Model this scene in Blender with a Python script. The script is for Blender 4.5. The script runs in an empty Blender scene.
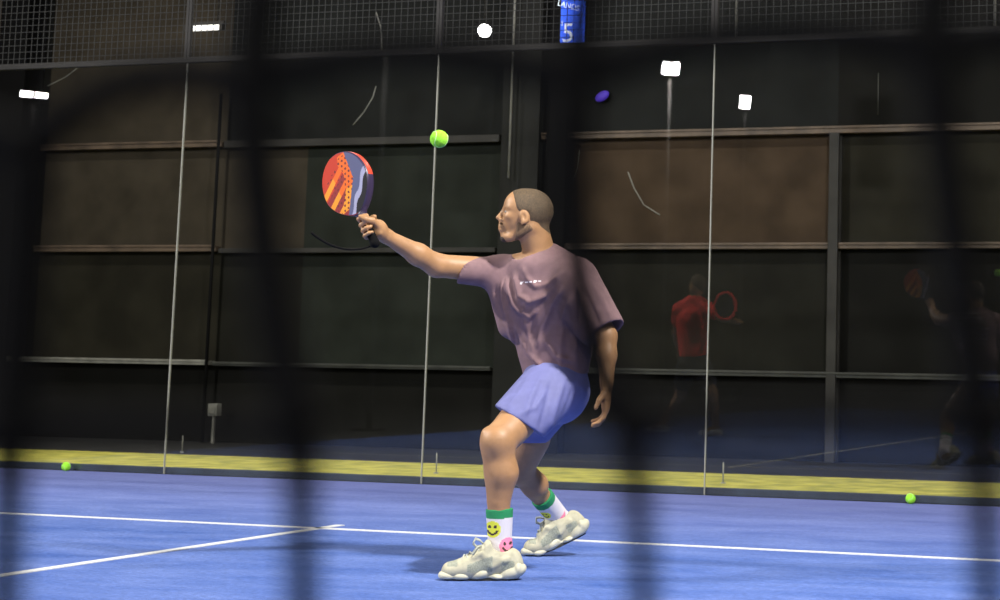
import bpy, bmesh, math, random
import numpy as np
from mathutils import Vector, Matrix

scene = bpy.context.scene
col = scene.collection
random.seed(7)
rng = np.random.RandomState(5)

# ------------------------------------------------------------------ camera
F_PX, PPX, PPY = 1850.4, 825.8, 132.7
CAM = np.array([6.29, -11.27, 0.874])
YAW, PITCH, ROLL = -0.2997, 0.1219, 0.0157
_fw = np.array([math.sin(YAW)*math.cos(PITCH), math.cos(YAW)*math.cos(PITCH), math.sin(PITCH)])
_r0 = np.array([math.cos(YAW), -math.sin(YAW), 0.0]); _u0 = np.cross(_r0, _fw)
_r = _r0*math.cos(ROLL)+_u0*math.sin(ROLL); _u = np.cross(_r, _fw)
cd = bpy.data.cameras.new('camera'); cam = bpy.data.objects.new('camera', cd); col.objects.link(cam)
R3 = Matrix(((_r[0], _u[0], -_fw[0]), (_r[1], _u[1], -_fw[1]), (_r[2], _u[2], -_fw[2])))
cam.matrix_world = Matrix.Translation(Vector(CAM)) @ R3.to_4x4()
cd.sensor_fit = 'HORIZONTAL'; cd.sensor_width = 36.0
cd.lens = F_PX/1000*36.0
cd.shift_x = (500-PPX)/1000; cd.shift_y = -(300-PPY)/1000
cd.clip_start = 0.05; cd.clip_end = 200
cd.dof.use_dof = True; cd.dof.focus_distance = 8.1; cd.dof.aperture_fstop = 6.0
scene.camera = cam

# ------------------------------------------------------------------ world, exposure
w = bpy.data.worlds.new('world'); scene.world = w; w.use_nodes = True
w.node_tree.nodes['Background'].inputs[0].default_value = (0.5, 0.55, 0.65, 1)
w.node_tree.nodes['Background'].inputs[1].default_value = 0.02
scene.view_settings.view_transform = 'Standard'; scene.view_settings.look = 'None'
scene.view_settings.gamma = 1; scene.view_settings.use_curve_mapping = False
scene.view_settings.exposure = 0.0

def area_light(name, loc, target, size, power, colour=(1, .96, .9), parent=None):
    l = bpy.data.lights.new(name, 'AREA'); l.shape = 'RECTANGLE'; l.size = size[0]; l.size_y = size[1]
    l.energy = power; l.color = colour
    o = bpy.data.objects.new(name, l); col.objects.link(o)
    o.location = loc
    o.rotation_euler = (Vector(target)-Vector(loc)).to_track_quat('-Z', 'Y').to_euler()
    return o
# the court's floodlights (lamp bodies are built further down): location, aim, power
FLOODS = [((6.6, -6.0, 6.0), (2.2, -4.6, 0), 900),
          ((-5.0, -7.7, 6.0), (1.6, -4.4, 0), 950),
          ((6.6, -14.6, 6.0), (1.5, -8.0, 0), 420),
          ((-5.997, -19.032, 6.0), (0.0, -11.0, 0), 420)]
for i, (p, t, e) in enumerate(FLOODS):
    v = (Vector(t)-Vector(p)).normalized()*0.08
    area_light('floodlight_beam', Vector(p)+v, t, (.5, .3) if i < 3 else (.28, .22), e)
# lamps hanging from the ceiling over the strip behind the glass
PEND = [((3.4, .9, 6.6), (3.4, 1.25, 0), 95), ((-.6, .9, 6.6), (-.6, 1.25, 0), 110), ((-4.6, .9, 6.6), (-4.6, 1.25, 0), 150)]
for p, t, e in PEND:
    o = area_light('pendant_beam', Vector(p)-Vector((0, 0, .03)), t, (.5, .25), e, (1, .93, .80)); o.data.spread = math.radians(125)

# ------------------------------------------------------------------ helpers
def ray(px, py): return _fw + _r*(px-PPX)/F_PX - _u*(py-PPY)/F_PX
def at_y(px, py, y): d = ray(px, py); return CAM + d*(y-CAM[1])/d[1]
def at_depth(px, py, z): return CAM + ray(px, py)*z
def project(W):
    d = W-CAM; z = d@_fw
    return PPX+F_PX*(d@_r)/z, PPY-F_PX*(d@_u)/z

def mat(name, colour, rough=.6, metal=0., noise=0., scale=20., bump=0., bscale=80., emit=0., colour2=None, spec=.5):
    m = bpy.data.materials.new(name); m.use_nodes = True; nt = m.node_tree; b = nt.nodes['Principled BSDF']
    b.inputs['Base Color'].default_value = (*colour, 1); b.inputs['Roughness'].default_value = rough
    b.inputs['Metallic'].default_value = metal; b.inputs['Specular IOR Level'].default_value = spec
    if emit:
        b.inputs['Emission Color'].default_value = (*colour, 1); b.inputs['Emission Strength'].default_value = emit
    tc = nt.nodes.new('ShaderNodeTexCoord')
    if noise or colour2:
        n = nt.nodes.new('ShaderNodeTexNoise'); n.inputs['Scale'].default_value = scale; n.inputs['Detail'].default_value = 6
        nt.links.new(tc.outputs['Object'], n.inputs['Vector'])
        r = nt.nodes.new('ShaderNodeValToRGB')
        c2 = colour2 or tuple(min(1, c*(1+noise)) for c in colour)
        c1 = tuple(c*(1-noise) for c in colour)
        r.color_ramp.elements[0].position = .35; r.color_ramp.elements[0].color = (*c1, 1)
        r.color_ramp.elements[1].position = .65; r.color_ramp.elements[1].color = (*c2, 1)
        nt.links.new(n.outputs['Fac'], r.inputs[0]); nt.links.new(r.outputs[0], b.inputs['Base Color'])
    if bump:
        n2 = nt.nodes.new('ShaderNodeTexNoise'); n2.inputs['Scale'].default_value = bscale; n2.inputs['Detail'].default_value = 4
        nt.links.new(tc.outputs['Object'], n2.inputs['Vector'])
        bp = nt.nodes.new('ShaderNodeBump'); bp.inputs['Strength'].default_value = bump; bp.inputs['Distance'].default_value = .01
        nt.links.new(n2.outputs['Fac'], bp.inputs['Height']); nt.links.new(bp.outputs[0], b.inputs['Normal'])
    return m

def obj(name, me, mats, parent=None):
    o = bpy.data.objects.new(name, me); col.objects.link(o)
    for m in (mats if isinstance(mats, (list, tuple)) else [mats]): me.materials.append(m)
    if parent is not None: o.parent = parent
    return o
def tag(o, label=None, cat=None, group=None, kind=None):
    if label: o['label'] = label
    if cat: o['category'] = cat
    if group: o['group'] = group
    if kind: o['kind'] = kind
    return o
def empty(name, loc, rz=0.):
    o = bpy.data.objects.new(name, None); col.objects.link(o); o.location = loc; o.rotation_euler = (0, 0, rz)
    o.empty_display_size = .1
    return o

class MB:
    """collects boxes, bars and tubes into one mesh"""
    def __init__(s): s.v = []; s.f = []; s.smooth = []
    def add(s, vs, fs, sm=False):
        n = len(s.v); s.v += [tuple(v) for v in vs]; s.f += [tuple(i+n for i in f) for f in fs]; s.smooth += [sm]*len(fs)
    def box(s, a, b):
        (x0, y0, z0), (x1, y1, z1) = a, b
        s.add([(x0, y0, z0), (x1, y0, z0), (x1, y1, z0), (x0, y1, z0), (x0, y0, z1), (x1, y0, z1), (x1, y1, z1), (x0, y1, z1)],
              [(0, 3, 2, 1), (4, 5, 6, 7), (0, 1, 5, 4), (1, 2, 6, 5), (2, 3, 7, 6), (3, 0, 4, 7)])
    def tube(s, pts, rad, n=8, closed=False):
        P = [Vector(p) for p in pts]; m = len(P); vs = []; prev = None
        for i, p in enumerate(P):
            if closed: t = P[(i+1) % m]-P[i-1]
            else: t = P[min(i+1, m-1)]-P[max(i-1, 0)]
            t.normalize()
            a = prev if prev is not None else (Vector((0, 0, 1)) if abs(t.z) < .9 else Vector((1, 0, 0)))
            a = (a - t*a.dot(t)).normalized(); b = t.cross(a); prev = a
            rr = rad[i] if isinstance(rad, (list, tuple)) else rad
            for k in range(n):
                q = 2*math.pi*k/n; vs.append(p+(a*math.cos(q)+b*math.sin(q))*rr)
        fs = []
        for i in range(m if closed else m-1):
            j = (i+1) % m
            for k in range(n): fs.append((i*n+k, i*n+(k+1) % n, j*n+(k+1) % n, j*n+k))
        if not closed: fs.append(tuple(range(n-1, -1, -1))); fs.append(tuple((m-1)*n+k for k in range(n)))
        s.add(vs, fs, True)
    def build(s, name, mats, parent=None, bevel=0.):
        me = bpy.data.meshes.new(name); me.from_pydata(s.v, [], s.f); me.update()
        me.polygons.foreach_set('use_smooth', s.smooth)
        o = obj(name, me, mats, parent)
        if bevel:
            b = o.modifiers.new('bevel', 'BEVEL'); b.width = bevel; b.segments = 2; b.limit_method = 'ANGLE'
        return o

# ---- signed-distance modelling: smooth unions of tapered limbs, meshed by surface nets
def arr(p): return np.asarray(p, dtype=np.float32)
class Field:
    def __init__(s, lo, hi, h):
        s.lo = arr(lo); s.h = h; s.n = np.ceil((arr(hi)-s.lo)/h).astype(int)+1
        s.D = np.full(s.n, .08, np.float32)
    def _sub(s, lo, hi):
        a = np.clip(np.floor((arr(lo)-s.lo)/s.h).astype(int), 0, s.n); b = np.clip(np.ceil((arr(hi)-s.lo)/s.h).astype(int)+1, 0, s.n)
        sl = tuple(slice(a[i], max(a[i], b[i])) for i in range(3))
        ax = [s.lo[i]+s.h*np.arange(sl[i].start, sl[i].stop, dtype=np.float32) for i in range(3)]
        return sl, np.meshgrid(*ax, indexing='ij')
    def _mix(s, sl, d, k, mode):
        D = s.D[sl]
        if mode == 'add':
            hh = np.maximum(k-np.abs(D-d), 0)/k; s.D[sl] = np.minimum(D, d)-hh*hh*k*.25
        elif mode == 'sub':
            d = -d; hh = np.maximum(k-np.abs(D-d), 0)/k; s.D[sl] = np.maximum(D, d)+hh*hh*k*.25
    def cone(s, A, B, ra, rb, k=.02, flat=None, mode='add'):
        A = arr(A); B = arr(B); m = max(ra, rb)*1.05+k+.09
        sl, (X, Y, Z) = s._sub(np.minimum(A, B)-m, np.maximum(A, B)+m)
        if X.size == 0: return
        AB = B-A; L = float(AB@AB)+1e-9
        x, y, z = X-A[0], Y-A[1], Z-A[2]
        t = np.clip((x*AB[0]+y*AB[1]+z*AB[2])/L, 0, 1)
        x = x-t*AB[0]; y = y-t*AB[1]; z = z-t*AB[2]; sc = 1
        if flat is not None:
            a = arr(flat[0]); a = a/np.linalg.norm(a); q = flat[1]
            c = x*a[0]+y*a[1]+z*a[2]; e = c*(1/q-1)
            x, y, z = x+e*a[0], y+e*a[1], z+e*a[2]; sc = min(1, q)**.5
        s._mix(sl, (np.sqrt(x*x+y*y+z*z)-(ra+(rb-ra)*t))*sc, k, mode)
    def ell(s, C, rad, M=None, k=.02, mode='add'):
        C = arr(C); rad = arr(rad); m = rad.max()+k+.06
        sl, (X, Y, Z) = s._sub(C-m, C+m)
        if X.size == 0: return
        P = np.stack([X-C[0], Y-C[1], Z-C[2]], -1)
        if M is not None: P = P@arr(M)      # columns of M: local axes
        q = np.sqrt(((P/rad)**2).sum(-1)); g = np.sqrt(((P/rad**2)**2).sum(-1))+1e-6
        s._mix(sl, q*(q-1)/g, k, mode)
    def cut(s, P, N, k=.004, region=None):
        """remove everything on the side N points to (optionally within a sphere region)"""
        P = arr(P); N = arr(N); N = N/np.linalg.norm(N)
        if region is None: lo, hi = s.lo, s.lo+s.h*s.n
        else: lo, hi = arr(region[0])-region[1], arr(region[0])+region[1]
        sl, (X, Y, Z) = s._sub(lo, hi)
        d = -((X-P[0])*N[0]+(Y-P[1])*N[1]+(Z-P[2])*N[2])
        if region is not None:
            rr = np.sqrt((X-region[0][0])**2+(Y-region[0][1])**2+(Z-region[0][2])**2)-region[1]; d = np.maximum(d, rr)
        s._mix(sl, d, k, 'sub')
    def verts(s):
        D = s.D; D[0] = D[-1] = .08; D[:, 0] = D[:, -1] = .08; D[:, :, 0] = D[:, :, -1] = .08
        I = D < 0; n = s.n
        c = [I[i:n[0]-1+i, j:n[1]-1+j, k:n[2]-1+k] for i in (0, 1) for j in (0, 1) for k in (0, 1)]
        any_ = c[0].copy(); all_ = c[0].copy()
        for q in c[1:]: any_ |= q; all_ &= q
        cells = np.argwhere(any_ & ~all_); idx = -np.ones(n, np.int64)
        idx[cells[:, 0], cells[:, 1], cells[:, 2]] = np.arange(len(cells))
        acc = np.zeros((len(cells), 3)); cnt = np.zeros(len(cells))
        off = [(i, j, k) for i in (0, 1) for j in (0, 1) for k in (0, 1)]
        for a in range(8):
            for ax in range(3):
                if off[a][ax] == 1: continue
                b = list(off[a]); b[ax] = 1
                pa = cells+np.array(off[a]); pb = cells+np.array(b)
                da = D[pa[:, 0], pa[:, 1], pa[:, 2]]; db = D[pb[:, 0], pb[:, 1], pb[:, 2]]
                m = (da < 0) != (db < 0); t = np.where(m, da/(da-db+1e-12), 0)
                acc += np.where(m[:, None], pa+t[:, None]*(pb-pa), 0); cnt += m
        V = s.lo+s.h*(acc/cnt[:, None])
        F = []
        for ax in range(3):
            u_, v_ = (ax+1) % 3, (ax+2) % 3
            sh = [slice(None)]*3; s0 = list(sh); s1 = list(sh); s0[ax] = slice(0, n[ax]-1); s1[ax] = slice(1, n[ax])
            e = np.argwhere(I[tuple(s0)] != I[tuple(s1)])
            ins = I[e[:, 0], e[:, 1], e[:, 2]]
            du = np.zeros(3, int); du[u_] = 1; dv = np.zeros(3, int); dv[v_] = 1
            q = [e-du-dv, e-dv, e, e-du]
            f = np.stack([idx[a[:, 0], a[:, 1], a[:, 2]] for a in q], 1)
            f[~ins] = f[~ins][:, ::-1]
            F.append(f)
        F = np.concatenate(F)
        return V, F[(F >= 0).all(1)]
def mesh_from(name, V, F, mats, parent=None, midx=None, smooth_iter=1):
    V = np.array(V, float)
    if smooth_iter:
        E = np.concatenate([F[:, [0, 1]], F[:, [1, 2]], F[:, [2, 3]], F[:, [3, 0]]])
        deg = np.bincount(E[:, 0], minlength=len(V))+1e-9
        for _ in range(smooth_iter):
            S = np.stack([np.bincount(E[:, 0], V[E[:, 1], i], minlength=len(V)) for i in range(3)], 1)/deg[:, None]
            V = V*.5+S*.5
    me = bpy.data.meshes.new(name)
    me.from_pydata(V.tolist(), [], F.tolist()); me.update()
    me.polygons.foreach_set('use_smooth', [True]*len(F))
    if midx is not None: me.polygons.foreach_set('material_index', midx(V, F).astype(np.int32))
    return obj(name, me, mats, parent)

# ------------------------------------------------------------------ materials
def court_mat():
    m = mat('blue_court_turf', (.09, .14, .60), .75, bump=.35, bscale=220, spec=.15)
    nt = m.node_tree; b = nt.nodes['Principled BSDF']; tc = nt.nodes['Texture Coordinate']
    mp = nt.nodes.new('ShaderNodeMapping'); mp.inputs['Scale'].default_value = (1.2, 2.6, 1)
    mp.inputs['Rotation'].default_value = (0, 0, -.3)
    nt.links.new(tc.outputs['Object'], mp.inputs[0])
    n = nt.nodes.new('ShaderNodeTexNoise'); n.inputs['Scale'].default_value = 1.3; n.inputs['Detail'].default_value = 9; n.inputs['Roughness'].default_value = .7
    nt.links.new(mp.outputs[0], n.inputs['Vector'])
    r = nt.nodes.new('ShaderNodeValToRGB'); e = r.color_ramp.elements
    e[0].position = .34; e[0].color = (.045, .095, .32, 1); e[1].position = .7; e[1].color = (.125, .190, .46, 1)
    nt.links.new(n.outputs['Fac'], r.inputs[0])
    n2 = nt.nodes.new('ShaderNodeTexNoise'); n2.inputs['Scale'].default_value = 26; n2.inputs['Detail'].default_value = 8; n2.inputs['Roughness'].default_value = .85
    nt.links.new(mp.outputs[0], n2.inputs['Vector'])
    mr = nt.nodes.new('ShaderNodeMapRange'); mr.inputs[1].default_value = .3; mr.inputs[2].default_value = .75; mr.inputs[3].default_value = .45; mr.inputs[4].default_value = 1.75
    nt.links.new(n2.outputs['Fac'], mr.inputs[0])
    mx = nt.nodes.new('ShaderNodeVectorMath'); mx.operation = 'SCALE'
    nt.links.new(r.outputs[0], mx.inputs[0]); nt.links.new(mr.outputs[0], mx.inputs['Scale'])
    # turf turns paler and more violet towards the glass
    sp = nt.nodes.new('ShaderNodeSeparateXYZ'); nt.links.new(tc.outputs['Object'], sp.inputs[0])
    m3 = nt.nodes.new('ShaderNodeMapRange'); m3.inputs[1].default_value = -3.4; m3.inputs[2].default_value = -.2; m3.inputs[3].default_value = 0; m3.inputs[4].default_value = .5
    nt.links.new(sp.outputs[1], m3.inputs[0])
    mixc = nt.nodes.new('ShaderNodeMix'); mixc.data_type = 'RGBA'
    nt.links.new(m3.outputs[0], mixc.inputs[0]); nt.links.new(mx.outputs[0], mixc.inputs[6]); mixc.inputs[7].default_value = (.19, .19, .42, 1)
    nt.links.new(mixc.outputs[2], b.inputs['Base Color'])
    return m
M = {}
M['court'] = court_mat()
M['line'] = mat('white_line_paint', (.60, .62, .64), .7, noise=.12, scale=60)
M['green'] = mat('yellow_green_turf', (.33, .33, .045), .85, colour2=(.46, .42, .07), noise=.3, scale=5, bump=.4, bscale=150)
M['slab'] = mat('dark_concrete', (.009, .009, .010), .6, noise=.4, scale=2)
M['kerb'] = mat('dark_steel_kerb', (.020, .029, .042), .7, noise=.35, scale=5)
M['steel'] = mat('dark_painted_steel', (.015, .014, .013), .7, noise=.35, scale=3)
M['wire'] = mat('dull_wire', (.034, .035, .034), .7, spec=.2)
M['steel_grey'] = mat('grey_painted_steel', (.034, .036, .033), .6, noise=.35, scale=4)
M['steel_brown'] = mat('rusty_brown_steel', (.085, .060, .043), .6, noise=.35, scale=5)
M['steel_pale'] = mat('pale_steel', (.22, .22, .20), .5, noise=.2, scale=8)
M['column'] = mat('charcoal_column_paint', (.0085, .009, .0085), .7, noise=.3, scale=2.5, bump=.2, spec=.2)
M['black'] = mat('matt_black', (.005, .005, .0055), .9, spec=.1)
M['dark'] = mat('near_black', (.004, .004, .004), .95, spec=.05)
PAN = {'brown': (.046, .031, .020), 'greybrown': (.036, .030, .022), 'greygreen': (.015, .018, .015), 'dark': (.010, .010, .008),
       'darker': (.005, .005, .0045), 'upper': (.009, .010, .010), 'olive': (.015, .014, .010)}
for k, c in PAN.items(): M['p_'+k] = mat('stained_'+k+'_panel', c, .7, noise=.22, scale=2.6, bump=.1, bscale=9, spec=.10)

def glass_mat():
    m = bpy.data.materials.new('clear_glass'); m.use_nodes = True; nt = m.node_tree; nt.nodes.clear()
    o = nt.nodes.new('ShaderNodeOutputMaterial'); mx = nt.nodes.new('ShaderNodeMixShader')
    t = nt.nodes.new('ShaderNodeBsdfTransparent'); t.inputs[0].default_value = (.97, .98, .97, 1)
    g = nt.nodes.new('ShaderNodeBsdfGlossy'); g.inputs['Roughness'].default_value = .0
    fr = nt.nodes.new('ShaderNodeFresnel'); ge = nt.nodes.new('ShaderNodeNewGeometry')
    io = nt.nodes.new('ShaderNodeMapRange'); io.inputs[3].default_value = 1.5; io.inputs[4].default_value = 1/1.5
    nt.links.new(ge.outputs['Backfacing'], io.inputs[0]); nt.links.new(io.outputs[0], fr.inputs[0])
    nt.links.new(fr.outputs[0], mx.inputs[0]); nt.links.new(t.outputs[0], mx.inputs[1]); nt.links.new(g.outputs[0], mx.inputs[2])
    nt.links.new(mx.outputs[0], o.inputs[0])
    return m
M['glass'] = glass_mat()

# ------------------------------------------------------------------ the setting
X0, X1, YN = -3.86, 6.14, -21.0
def struct(name, mb, m, **k): o = mb.build(name, m, **k); o['kind'] = 'structure'; return o
b = MB(); b.box((-24, -42, -.12), (14, 5.0, -.02)); struct('floor', b, M['slab'])
b = MB(); b.box((X0, YN, -.02), (X1, 0.0, 0.0)); o = struct('floor_court', b, M['court'])
b = MB(); b.box((-24, .07, -.02), (14, 2.12, 0.004)); struct('floor_strip', b, M['green'])
YB = 4.5
def lvl(px, py, y=YB): return at_y(px, py, y)
# rear wall: painted boards with own stains, one object, a material per board
def wall_back():
    xs = [-12, -7.45, -7.0, -4.83, -3.9, -1.76, -1.36, 1.53, 6.0, 14]
    zs = [-.02, .74, 1.87, 2.92, 7.5]
    kinds = [['darker', 'darker', 'darker', 'dark'], ['darker', 'darker', 'darker', 'darker'],
             ['darker', 'olive', 'greybrown', 'greybrown'], ['darker', 'dark', 'greybrown', 'upper'],
             ['darker', 'greygreen', 'greygreen', 'upper'], ['darker', 'dark', 'dark', 'upper'],
             ['darker', 'dark', 'brown', 'upper'], ['darker', 'darker', 'olive', 'darker'], ['darker', 'darker', 'darker', 'darker']]
    names = list(PAN); V = []; Fc = []; mi = []
    for i in range(len(xs)-1):
        for j in range(len(zs)-1):
            n = len(V); y = YB
            for dy in (0, .3):
                V += [(xs[i], y+dy, zs[j]), (xs[i+1], y+dy, zs[j]), (xs[i+1], y+dy, zs[j+1]), (xs[i], y+dy, zs[j+1])]
            Fc += [(n, n+1, n+2, n+3), (n+5, n+4, n+7, n+6)]
            mi += [names.index(kinds[i][j])]*2
    me = bpy.data.meshes.new('wall_back'); me.from_pydata(V, [], Fc); me.update()
    me.polygons.foreach_set('material_index', mi)
    o = obj('wall_back', me, [M['p_'+k] for k in names]); o['kind'] = 'structure'
wall_back()
b = MB(); b.box((-24, -42, 7.5), (14, 5, 7.7)); struct('ceiling', b, M['p_darker'])
b = MB(); b.box((-24.2, -42, -.12), (-24, 5, 7.7)); struct('wall_left', b, M['p_dark'])
b = MB(); b.box((14, -42, -.12), (14.2, 5, 7.7)); struct('wall_right', b, M['p_dark'])
b = MB(); b.box((-24, -42.2, -.12), (14, -42, 7.7)); struct('wall_front', b, M['p_dark'])
# kerb under the glass
b = MB(); b.box((X0, .022, 0), (X1, .065, .048)); struct('trim_1', b, M['kerb'], bevel=.004)
# court lines
def court_line(name, a, c, label):
    b = MB(); b.box((a[0], a[1], 0.0), (c[0], c[1], .0035)); o = b.build(name, M['line']); o['kind'] = 'structure'; return o
court_line('trim_2', (X0, -3.07), (X1, -3.02), '')
court_line('trim_3', (1.119, -9.9), (1.169, -2.85), '')
court_line('trim_4', (X0, -16.98), (X1, -16.93), '')
court_line('trim_5', (1.119, -17.1), (1.169, -10.1), '')

# steel frame of the rear wall: three girts and uprights
def girt(z, x0, x1, m, h=.055, dpt=.10, lip=True):
    b = MB(); b.box((x0, YB-dpt, z-h/2), (x1, YB+.0, z+h/2))
    if lip: b.box((x0, YB-dpt-.012, z+h/2-.012), (x1, YB-dpt+.004, z+h/2+.01))
    return b
def steel(name, b, m, label, group):
    o = b.build(name, m, bevel=.004); tag(o, label, 'steel beam', group); return o
G = 'horizontal steel girts on the dark wall behind the glass'
steel('wall_girt', girt(2.905, -7.0, -4.83, 0), M['steel_brown'], 'brownish upper steel girt at the left, ending at the thin black post', G)
steel('wall_girt', girt(2.90, -4.80, -1.78, 0, h=.07, lip=False), M['steel'], 'dark upper steel girt running behind the ball in the air', G)
steel('wall_girt', girt(2.905, -1.34, 6.0, 0), M['steel_brown'], 'rusty brown upper steel girt below the two bright lamps on the right', G)
steel('wall_girt', girt(1.865, -7.0, -4.83, 0), M['steel_brown'], 'brownish middle steel girt at the left, above the grey lower girt', G)
steel('wall_girt', girt(1.845, -4.80, -1.78, 0, h=.045, lip=False), M['steel'], 'dark middle steel girt running behind the outstretched arm', G)
steel('wall_girt', girt(1.87, -1.34, 6.0, 0, h=.045), M['steel_brown'], 'thin middle steel girt at head height right of the player', G)
steel('wall_girt', girt(.745, -12, -4.83, 0, h=.04, dpt=.12), M['steel_pale'], 'pale grey lower steel girt at the far left', G)
steel('wall_girt', girt(.735, -4.80, -1.78, 0, h=.03, dpt=.10), M['steel_grey'], 'grey lower steel girt between the thin black post and the player', G)
steel('wall_girt', girt(.735, -1.34, 6.0, 0, h=.04, dpt=.12), M['steel_grey'], 'grey lower steel girt right of the player, behind the mirrored players', G)
def upright(name, x0, x1, z0, z1, dpt, m, label, cat='column'):
    b = MB(); b.box((x0, YB-dpt, z0), (x1, YB-dpt+.03, z1))                       # front flange
    b.box(((x0+x1)/2-.02, YB-dpt+.03, z0), ((x0+x1)/2+.02, YB-.03, z1))           # web
    b.box((x0, YB-.03, z0), (x1, YB, z1))                                         # rear flange
    return tag(b.build(name, m, bevel=.004), label, cat)
upright('steel_column', -1.655, -1.27, -.02, 7.5, .30, M['column'], 'wide charcoal steel column rising directly behind the player\'s head')
upright('steel_column', -7.42, -7.08, -.02, 7.5, .30, M['black'], 'black steel column at the far left behind the glass')
upright('steel_column', -1.26, -1.05, -.02, 7.5, .16, M['black'], 'narrow black upright just right of the wide charcoal column')
upright('steel_post', 1.49, 1.58, -.02, 2.88, .13, M['steel'], 'slim dark grey post standing right of centre between floor and upper girt', 'post')
b = MB(); b.tube([(-4.81, YB-.17, -.02), (-4.81, YB-.17, 3.4)], .016)
tag(b.build('cable_post', M['black']), 'thin black vertical post left of centre between upper girt and floor', 'post')
b = MB(); b.box((-12, YB-.05, -.02), (-7.55, YB-.01, 7)); tag(b.build('brown_board', mat('tan_brown_board', (.10, .078, .055), .6, noise=.3, scale=3)), 'tall brown board at the far left edge, beside the black column', 'board')
b = MB(); p = at_y(1, 267, YB-.07); b.box((p[0]-.12, YB-.07, p[2]-.09), (p[0]+.03, YB-.05, p[2]+.12))
tag(b.build('notice_sheet', mat('pale_paper', (.30, .30, .27), .8), bevel=.002), 'pale blank notice sheet on the brown board at the left edge', 'notice')
# pale conduits
for px, z1_, y0_, lab in ((508.5, 0, 178, 'pale vertical conduit beside the wide column behind the player'), (736, 0, 38, 'short pale vertical conduit above the rightmost lamp'), (995, 0, 28, 'short pale vertical conduit at the top right corner')):
    p0 = at_y(px, y0_, 4.12); p1 = at_y(px, -30, 4.12)
    b = MB(); b.tube([(p0[0], 4.12, p0[2]), (p0[0], 4.12, 7.5)], .011)
    tag(b.build('conduit', M['steel_pale']), lab, 'pipe', 'pale conduits on the rear structure')
for px, y0_, lab in ((878, 115, 'thin grey hanging conduit at upper right, above the rusty girt'),):
    p0 = at_y(px, y0_, 4.494); p1 = at_y(px, y0_-42, 4.494); b = MB(); b.tube([(p0[0], 4.494, p0[2]), (p0[0], 4.494, p1[2])], .006)
    tag(b.build('conduit', M['steel_grey']), lab, 'pipe', 'pale conduits on the rear structure')
# loose cables on the wall
for pts, lab in (([(376, 86), (373, 97), (364, 112), (353, 125)], 'pale curved cable on the dark wall above the racket'),
                 ([(376, 12), (381, 28), (382, 50)], 'pale short cable at the top above the racket'),
                 ([(579, 150), (577, 168), (569, 188), (558, 200)], 'faint curved cable just right of the player\'s head'),
                 ([(628, 172), (634, 188), (644, 205), (660, 215)], 'faint curved cable on the brown panel right of the player'),
                 ([(-4, 183), (3, 196), (12, 206), (20, 213)], 'pale curved cable at the left edge of the picture'),
                 ([(80, 66), (66, 77), (48, 86)], 'grey diagonal brace cable at the upper left near the twin lamp')):
    yy = YB-.006
    P = [at_y(a, c, yy) for a, c in pts]; Q = []
    for i in range(len(P)-1):
        for t in np.linspace(0, 1, 5)[:-1]: Q.append(P[i]*(1-t)+P[i+1]*t)
    Q.append(P[-1]); b = MB(); b.tube(Q, .006, 6); tag(b.build('loose_cable', M['steel_pale']), lab, 'cable', 'loose cables on the rear wall')
# small box and stool-like fitting by the black post
b = MB(); p = at_y(214, 410, 4.25); b.box((p[0]-.05, 4.22, p[2]-.06), (p[0]+.05, 4.30, p[2]+.06)); b.box((p[0]-.035, 4.21, p[2]-.04), (p[0]+.035, 4.222, p[2]+.03))
b.box((p[0]-.012, 4.24, -.02), (p[0]+.012, 4.27, p[2]-.06))
tag(b.build('junction_box', M['steel_pale'], bevel=.004), 'small pale junction box on a short stand beside the thin black post', 'box')
# small upright reflections by the glass seams, built as slim pins on the strip
for px, py, lab in ((182, 453, 'slim pin standing in for a reflection by the left glass seam'), (436, 474, 'slim pin standing in for a reflection by the middle glass seam'), (723, 484, 'slim pin standing in for a reflection by the right glass seam')):
    g = at_y(px, py, .5); d = ray(px, py); g = CAM+d*(-CAM[2]/d[2]); b = MB(); b.tube([(g[0], g[1], 0), (g[0], g[1], .15)], .0055, 6); b.tube([(g[0], g[1], .0), (g[0], g[1], .012)], .018, 8)
    tag(b.build('reflection_pin', M['steel_pale']), lab, 'pin', 'pins standing in for reflections over the green strip')

# ------------------------------------------------------------------ glass wall and mesh above
labs = ['clear glass court panel at the left edge of the picture', 'clear glass court panel behind the racket and the ball in the air',
        'clear glass court panel right behind the player', 'clear glass court panel with the mirrored red shirt at its left edge', 'clear glass court panel beyond the right edge of the picture']
SE = [-4.03, -2.0, 0.03, 2.06, 4.09, 6.12]; SE = [-4.061, -2.031, 0.0, 2.031, 4.061, 6.09]
seam_m = mat('pale_seam_sealant', (.33, .33, .285), .5)
for i in range(5):
    x0, x1 = SE[i], SE[i+1]
    t = empty('glass_panel', ((x0+x1)/2, 0.006, 0)); tag(t, labs[i], 'glass panel', 'glass panels of the back wall'); hw = (x1-x0)/2
    b = MB(); b.box((-hw+.003, -.006, .002), (hw-.003, .006, 2.925)); b.build('pane', M['glass'], t)
    b = MB(); b.box((hw-.0025, -.0075, .002), (hw+.0025, .0075, 2.925)); b.build('edge_seal', seam_m, t)
b = MB(); b.box((-4.1, -.02, 2.926), (6.14, .03, 2.955)); tag(b.build('top_rail', M['steel'], bevel=.003), 'dark steel rail along the top edge of the glass, under the wire mesh', 'rail')
labs = ['steel wire mesh panel above the left glass, at the upper left corner', 'steel wire mesh panel above the glass, over the racket', 'steel wire mesh panel in front of the blue lit sign',
        'steel wire mesh panel at the upper right', 'steel wire mesh panel beyond the right edge']
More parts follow.
